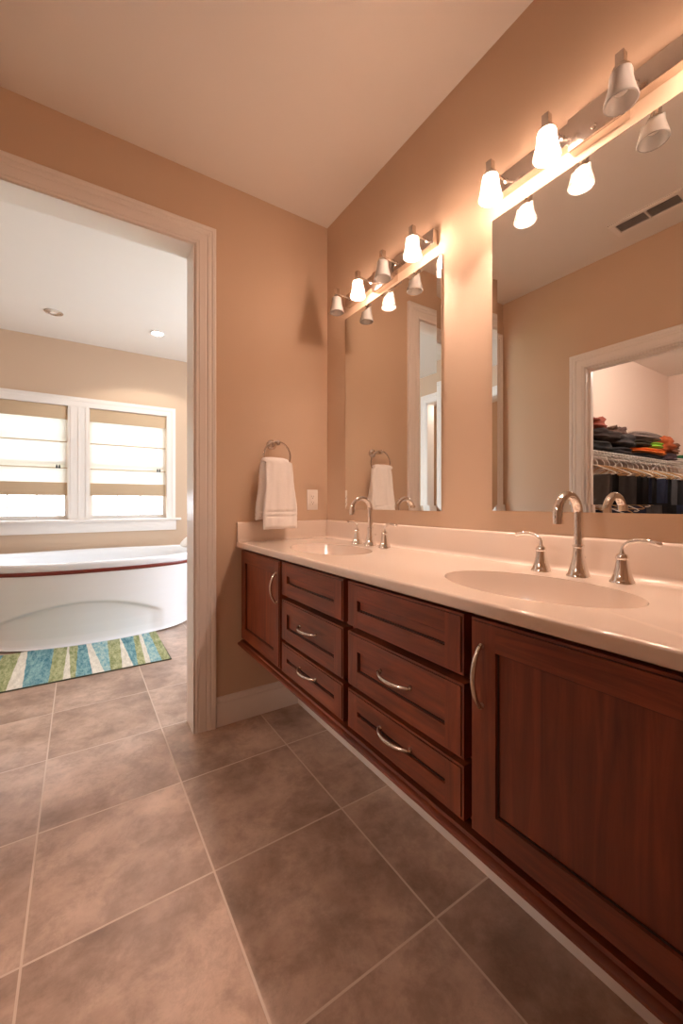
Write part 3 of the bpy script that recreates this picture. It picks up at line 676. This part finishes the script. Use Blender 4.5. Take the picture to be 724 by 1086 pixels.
def hanger_proto(mt):
    T = thing('clothes_hanger', (0, 0, 0), '', 'hanger'); zt = 0.0    # origin: top of rod
    m = MB(); pts = arc((0, 0, -.0135), .024, math.radians(-20), math.radians(200), 14, (0, 1, 0), (0, 0, 1)); pts = pts[::-1]
    m.tube([(p[0], p[1], p[2]) for p in pts]+[(0, .008, -.035), (0, 0, -.05), (0, 0, -.075)], .0038, 6); m.build('hook', M['wire'], T)
    b = MB(); pts = [(0, 0, -.075), (0, .05, -.088), (0, .12, -.118), (0, .19, -.150), (0, .205, -.162), (0, .19, -.168), (0, 0, -.168), (0, -.19, -.168), (0, -.205, -.162), (0, -.19, -.150), (0, -.12, -.118), (0, -.05, -.088), (0, 0, -.075)]
    b.tube(pts, .0052, 8); b.build('shoulder_frame', mt, T)
    return T
def trouser_proto(name, mt, drop, w=.17):
    m = MB(); rings = []
    for i in range(24):
        s = i/23; q = (s-.5)*2; z = -.157-abs(q)**1.0*drop+.0; x = .014*(1 if q > 0 else -1)*min(1, abs(q)*10)+ (.012*abs(q))*(1 if q > 0 else -1)
        ring = []
        for k in range(20):
            t = 2*PI*k/20; yy = w*math.copysign(abs(math.cos(t))**.6, math.cos(t))*(1-.06*abs(q)); th = .007*math.sin(t)+.006*math.sin(yy*40+abs(q)*3)*abs(q)
            ring.append((x+th, yy, z+.006*(abs(q) < .05)))
        rings.append(ring)
    m.loft(rings); return m.build(name, mt, angle=60)
random.seed(4)
HP = {'white plastic': hanger_proto(M['wire']), 'tan wooden': hanger_proto(M['woodh'])}
used = set()
def place_hanger(kind, x, z, rz, label, group):
    o = HP[kind] if kind not in used else copy_tree(HP[kind]); used.add(kind)
    o.location = (x, -.315, z); o.rotation_euler = (0, 0, rz); o['label'] = label; o['group'] = group; o['category'] = 'hanger'
    return o
GC = [('black', (.012, .012, .014, 1)), ('charcoal grey', (.075, .075, .082, 1)), ('dark navy', (.022, .032, .070, 1)), ('dark brown', (.04, .025, .02, 1)), ('tan', (.35, .22, .15, 1))]
GM = [cloth(n.replace(' ', '_')+'_cloth', c) for n, c in GC]; GP = [None]*5
RODZ = SZ-.055+.0075+.0015
xs = [-2.46-.118*i for i in range(21)]
seq = [1, 0, 1, 1, 1, 0, 0, 2, 0, 0, 2, 0, 1, 0, 0, 3, 4, 4, 0, 1, 3, 0, 2, 4]
for i, x in enumerate(xs):
    x += random.uniform(-.012, .012); rz = .22+random.uniform(-.13, .13); kd = 'tan wooden' if i % 3 else 'white plastic'
    place_hanger(kd, x, RODZ, rz, kd+' hanger on the rod of the upper closet shelf', kd+' hangers under the upper shelf')
    if i in (2, 9): continue
    c = seq[i]
    if GP[c] is None: g = GP[c] = trouser_proto('folded_trousers', GM[c], (.27, .32, .25, .30, .22)[c])
    else: g = GP[c].copy(); COL.objects.link(g)
    g.location = (x, -.315, RODZ); g.rotation_euler = (0, 0, rz)
    tag(g, GC[c][0]+' trousers folded over a hanger below the upper closet shelf', 'trousers', GC[c][0]+' trousers on closet hangers')
for i in range(20):
    kd = 'white plastic' if i % 2 else 'tan wooden'
    place_hanger(kd, -2.45-.12*i+random.uniform(-.02, .02), SZ2-.046, random.uniform(-.1, .15), kd+' hanger on the rod of the lower closet shelf', kd+' hangers under the lower shelf')
    if i % 3 != 1:
        c = (0, 2, 1)[i//3 % 3]; g = GP[c].copy(); COL.objects.link(g); g.location = (-2.45-.12*i, -.315, SZ2-.046); g.rotation_euler = (0, 0, .02)
        tag(g, GC[c][0]+' trousers folded over a hanger below the lower closet shelf', 'trousers', GC[c][0]+' trousers on the lower hangers')

def heap(name, x0, x1, z0, z1, col, label, cat, y=-.19, dy=.13, lump=.12, seed=0, folds=2):
    b = bmesh.new(); bmesh.ops.create_uvsphere(b, u_segments=40, v_segments=22, radius=1)
    cx, cz, sx, sz = (x0+x1)/2, (z0+z1)/2, abs(x1-x0)/2, (z1-z0)/2
    for v in b.verts:
        p = v.co.copy(); q = Vector([math.copysign(abs(k)**.72, k) for k in p])
        n_ = noise.noise(Vector((q.x*1.7+seed, q.y*1.7, q.z*1.2)))+.4*noise.noise(Vector((q.x*5+seed, q.y*5, q.z*4)))
        q *= 1+lump*n_*1.6
        gz = 1-.10*math.cos(q.z*PI*folds+2*noise.noise(Vector((q.x*2, seed, 0))))*(1-abs(p.z))
        v.co = Vector((cx+q.x*sx*gz, y+q.y*dy*gz, cz+q.z*sz))
    m = MB(); m.join(b, 0); o = m.build(name, cloth(label.split(' ')[0].strip(',')+'_%s_cloth' % name, col), org=(cx, y, z0), angle=75)
    return tag(o, label, cat)
B0 = SZ+.002
heap('folded_jumper', -2.55, -2.98, B0, 1.69, (.012, .011, .013, 1), 'black bundled jumper at the left end of the upper shelf, bottom of its pile', 'jumper', seed=1)
heap('folded_shirt', -2.60, -3.06, 1.685, 1.80, (.03, .018, .015, 1), 'dark brown crumpled shirt topping the black bundle at the left end', 'shirt', seed=2, lump=.2)
heap('woolly_hat', -2.62, -2.92, 1.79, 1.90, (.22, .05, .03, 1), 'rust red crumpled woolly hat topmost at the left end of the upper shelf', 'hat', seed=3, lump=.3, dy=.09)
heap('folded_trousers', -3.00, -3.36, B0, 1.66, (.02, .016, .018, 1), 'near-black folded trousers on the upper shelf beside the black bundle', 'folded trousers', seed=4)
heap('folded_sweater', -3.03, -3.42, 1.655, 1.79, (.035, .028, .028, 1), 'very dark sweater bundle lying under the two brown gloves', 'sweater', seed=5, lump=.2)
heap('knit_glove', -3.10, -3.20, 1.785, 1.865, (.12, .07, .05, 1), 'brown knit glove standing up, left one of two', 'glove', seed=6, dy=.05, lump=.3)
heap('knit_glove', -3.25, -3.36, 1.785, 1.870, (.10, .055, .045, 1), 'brown knit glove standing up, right one of two', 'glove', seed=7, dy=.05, lump=.3)
heap('folded_shorts', -3.38, -4.18, B0, 1.635, (.012, .012, .014, 1), 'long black folded garment lying directly on the wire under the orange shirt', 'shorts', seed=8, lump=.07)
heap('folded_tee', -3.46, -4.20, 1.632, 1.695, (.75, .20, .035, 1), 'bright orange folded t-shirt in the middle of the upper shelf', 't-shirt', seed=9, lump=.12)
heap('folded_tee', -3.44, -3.80, 1.692, 1.765, (.045, .042, .03, 1), 'dark olive folded t-shirt left of the lime green one', 't-shirt', seed=10)
heap('folded_tee', -3.80, -4.08, 1.692, 1.770, (.20, .42, .03, 1), 'lime green folded t-shirt lying on the orange one', 't-shirt', seed=11)
heap('folded_blanket', -3.42, -4.02, 1.762, 1.855, (.15, .115, .10, 1), 'taupe grey rolled fleece on top of the green shirt pile', 'fleece', seed=12, lump=.15)
heap('folded_tee', -4.21, -4.50, B0, 1.680, (.05, .03, .04, 1), 'dark plum folded t-shirt under the rust orange bundle', 't-shirt', seed=13)
heap('bundled_sweater', -4.10, -4.46, 1.700, 1.862, (.42, .10, .03, 1), 'rust orange bundled sweater topping the pile right of the grey fleece', 'sweater', seed=14, lump=.22)
heap('folded_towel', -4.30, -4.86, B0, 1.632, (.60, .57, .54, 1), 'pale grey folded towel at the front of the upper shelf', 'folded towel', y=-.26, dy=.07, seed=15, lump=.1)
heap('folded_sock_bundle', -4.62, -4.86, 1.630, 1.680, (.02, .17, .06, 1), 'deep green sock bundle lying on the pale grey towel', 'socks', y=-.25, dy=.06, seed=16)
heap('bundled_scarf', -4.46, -4.78, 1.690, 1.815, (.20, .085, .045, 1), 'brown bundled scarf right of the rust orange sweater', 'scarf', seed=17, lump=.3, y=-.15, dy=.11)
heap('folded_tee', -4.52, -5.06, 1.60-.026, 1.695, (.30, .17, .10, 1), 'tan folded t-shirt at the far right end of the upper shelf', 't-shirt', y=-.12, dy=.065, seed=18)
B1 = SZ2+.002
for i, (x0, x1, h, c, nm) in enumerate([(-2.45, -2.80, .14, (.02, .02, .024, 1), 'black folded jeans at the left end'), (-2.84, -3.20, .10, (.10, .09, .09, 1), 'mid grey folded jeans second from the left end'), (-3.25, -3.62, .13, (.03, .035, .06, 1), 'navy folded jeans in the middle'),
                                      (-3.66, -4.02, .09, (.25, .20, .16, 1), 'khaki folded jeans right of the navy ones'), (-4.06, -4.44, .12, (.03, .02, .02, 1), 'dark brown folded jeans near the right end'), (-4.48, -4.90, .10, (.05, .055, .06, 1), 'charcoal folded jeans at the right end')]):
    heap('folded_jeans', x0, x1, B1, B1+h, c, nm+' of the lower closet shelf', 'jeans', y=-.075, dy=.06, seed=20+i)
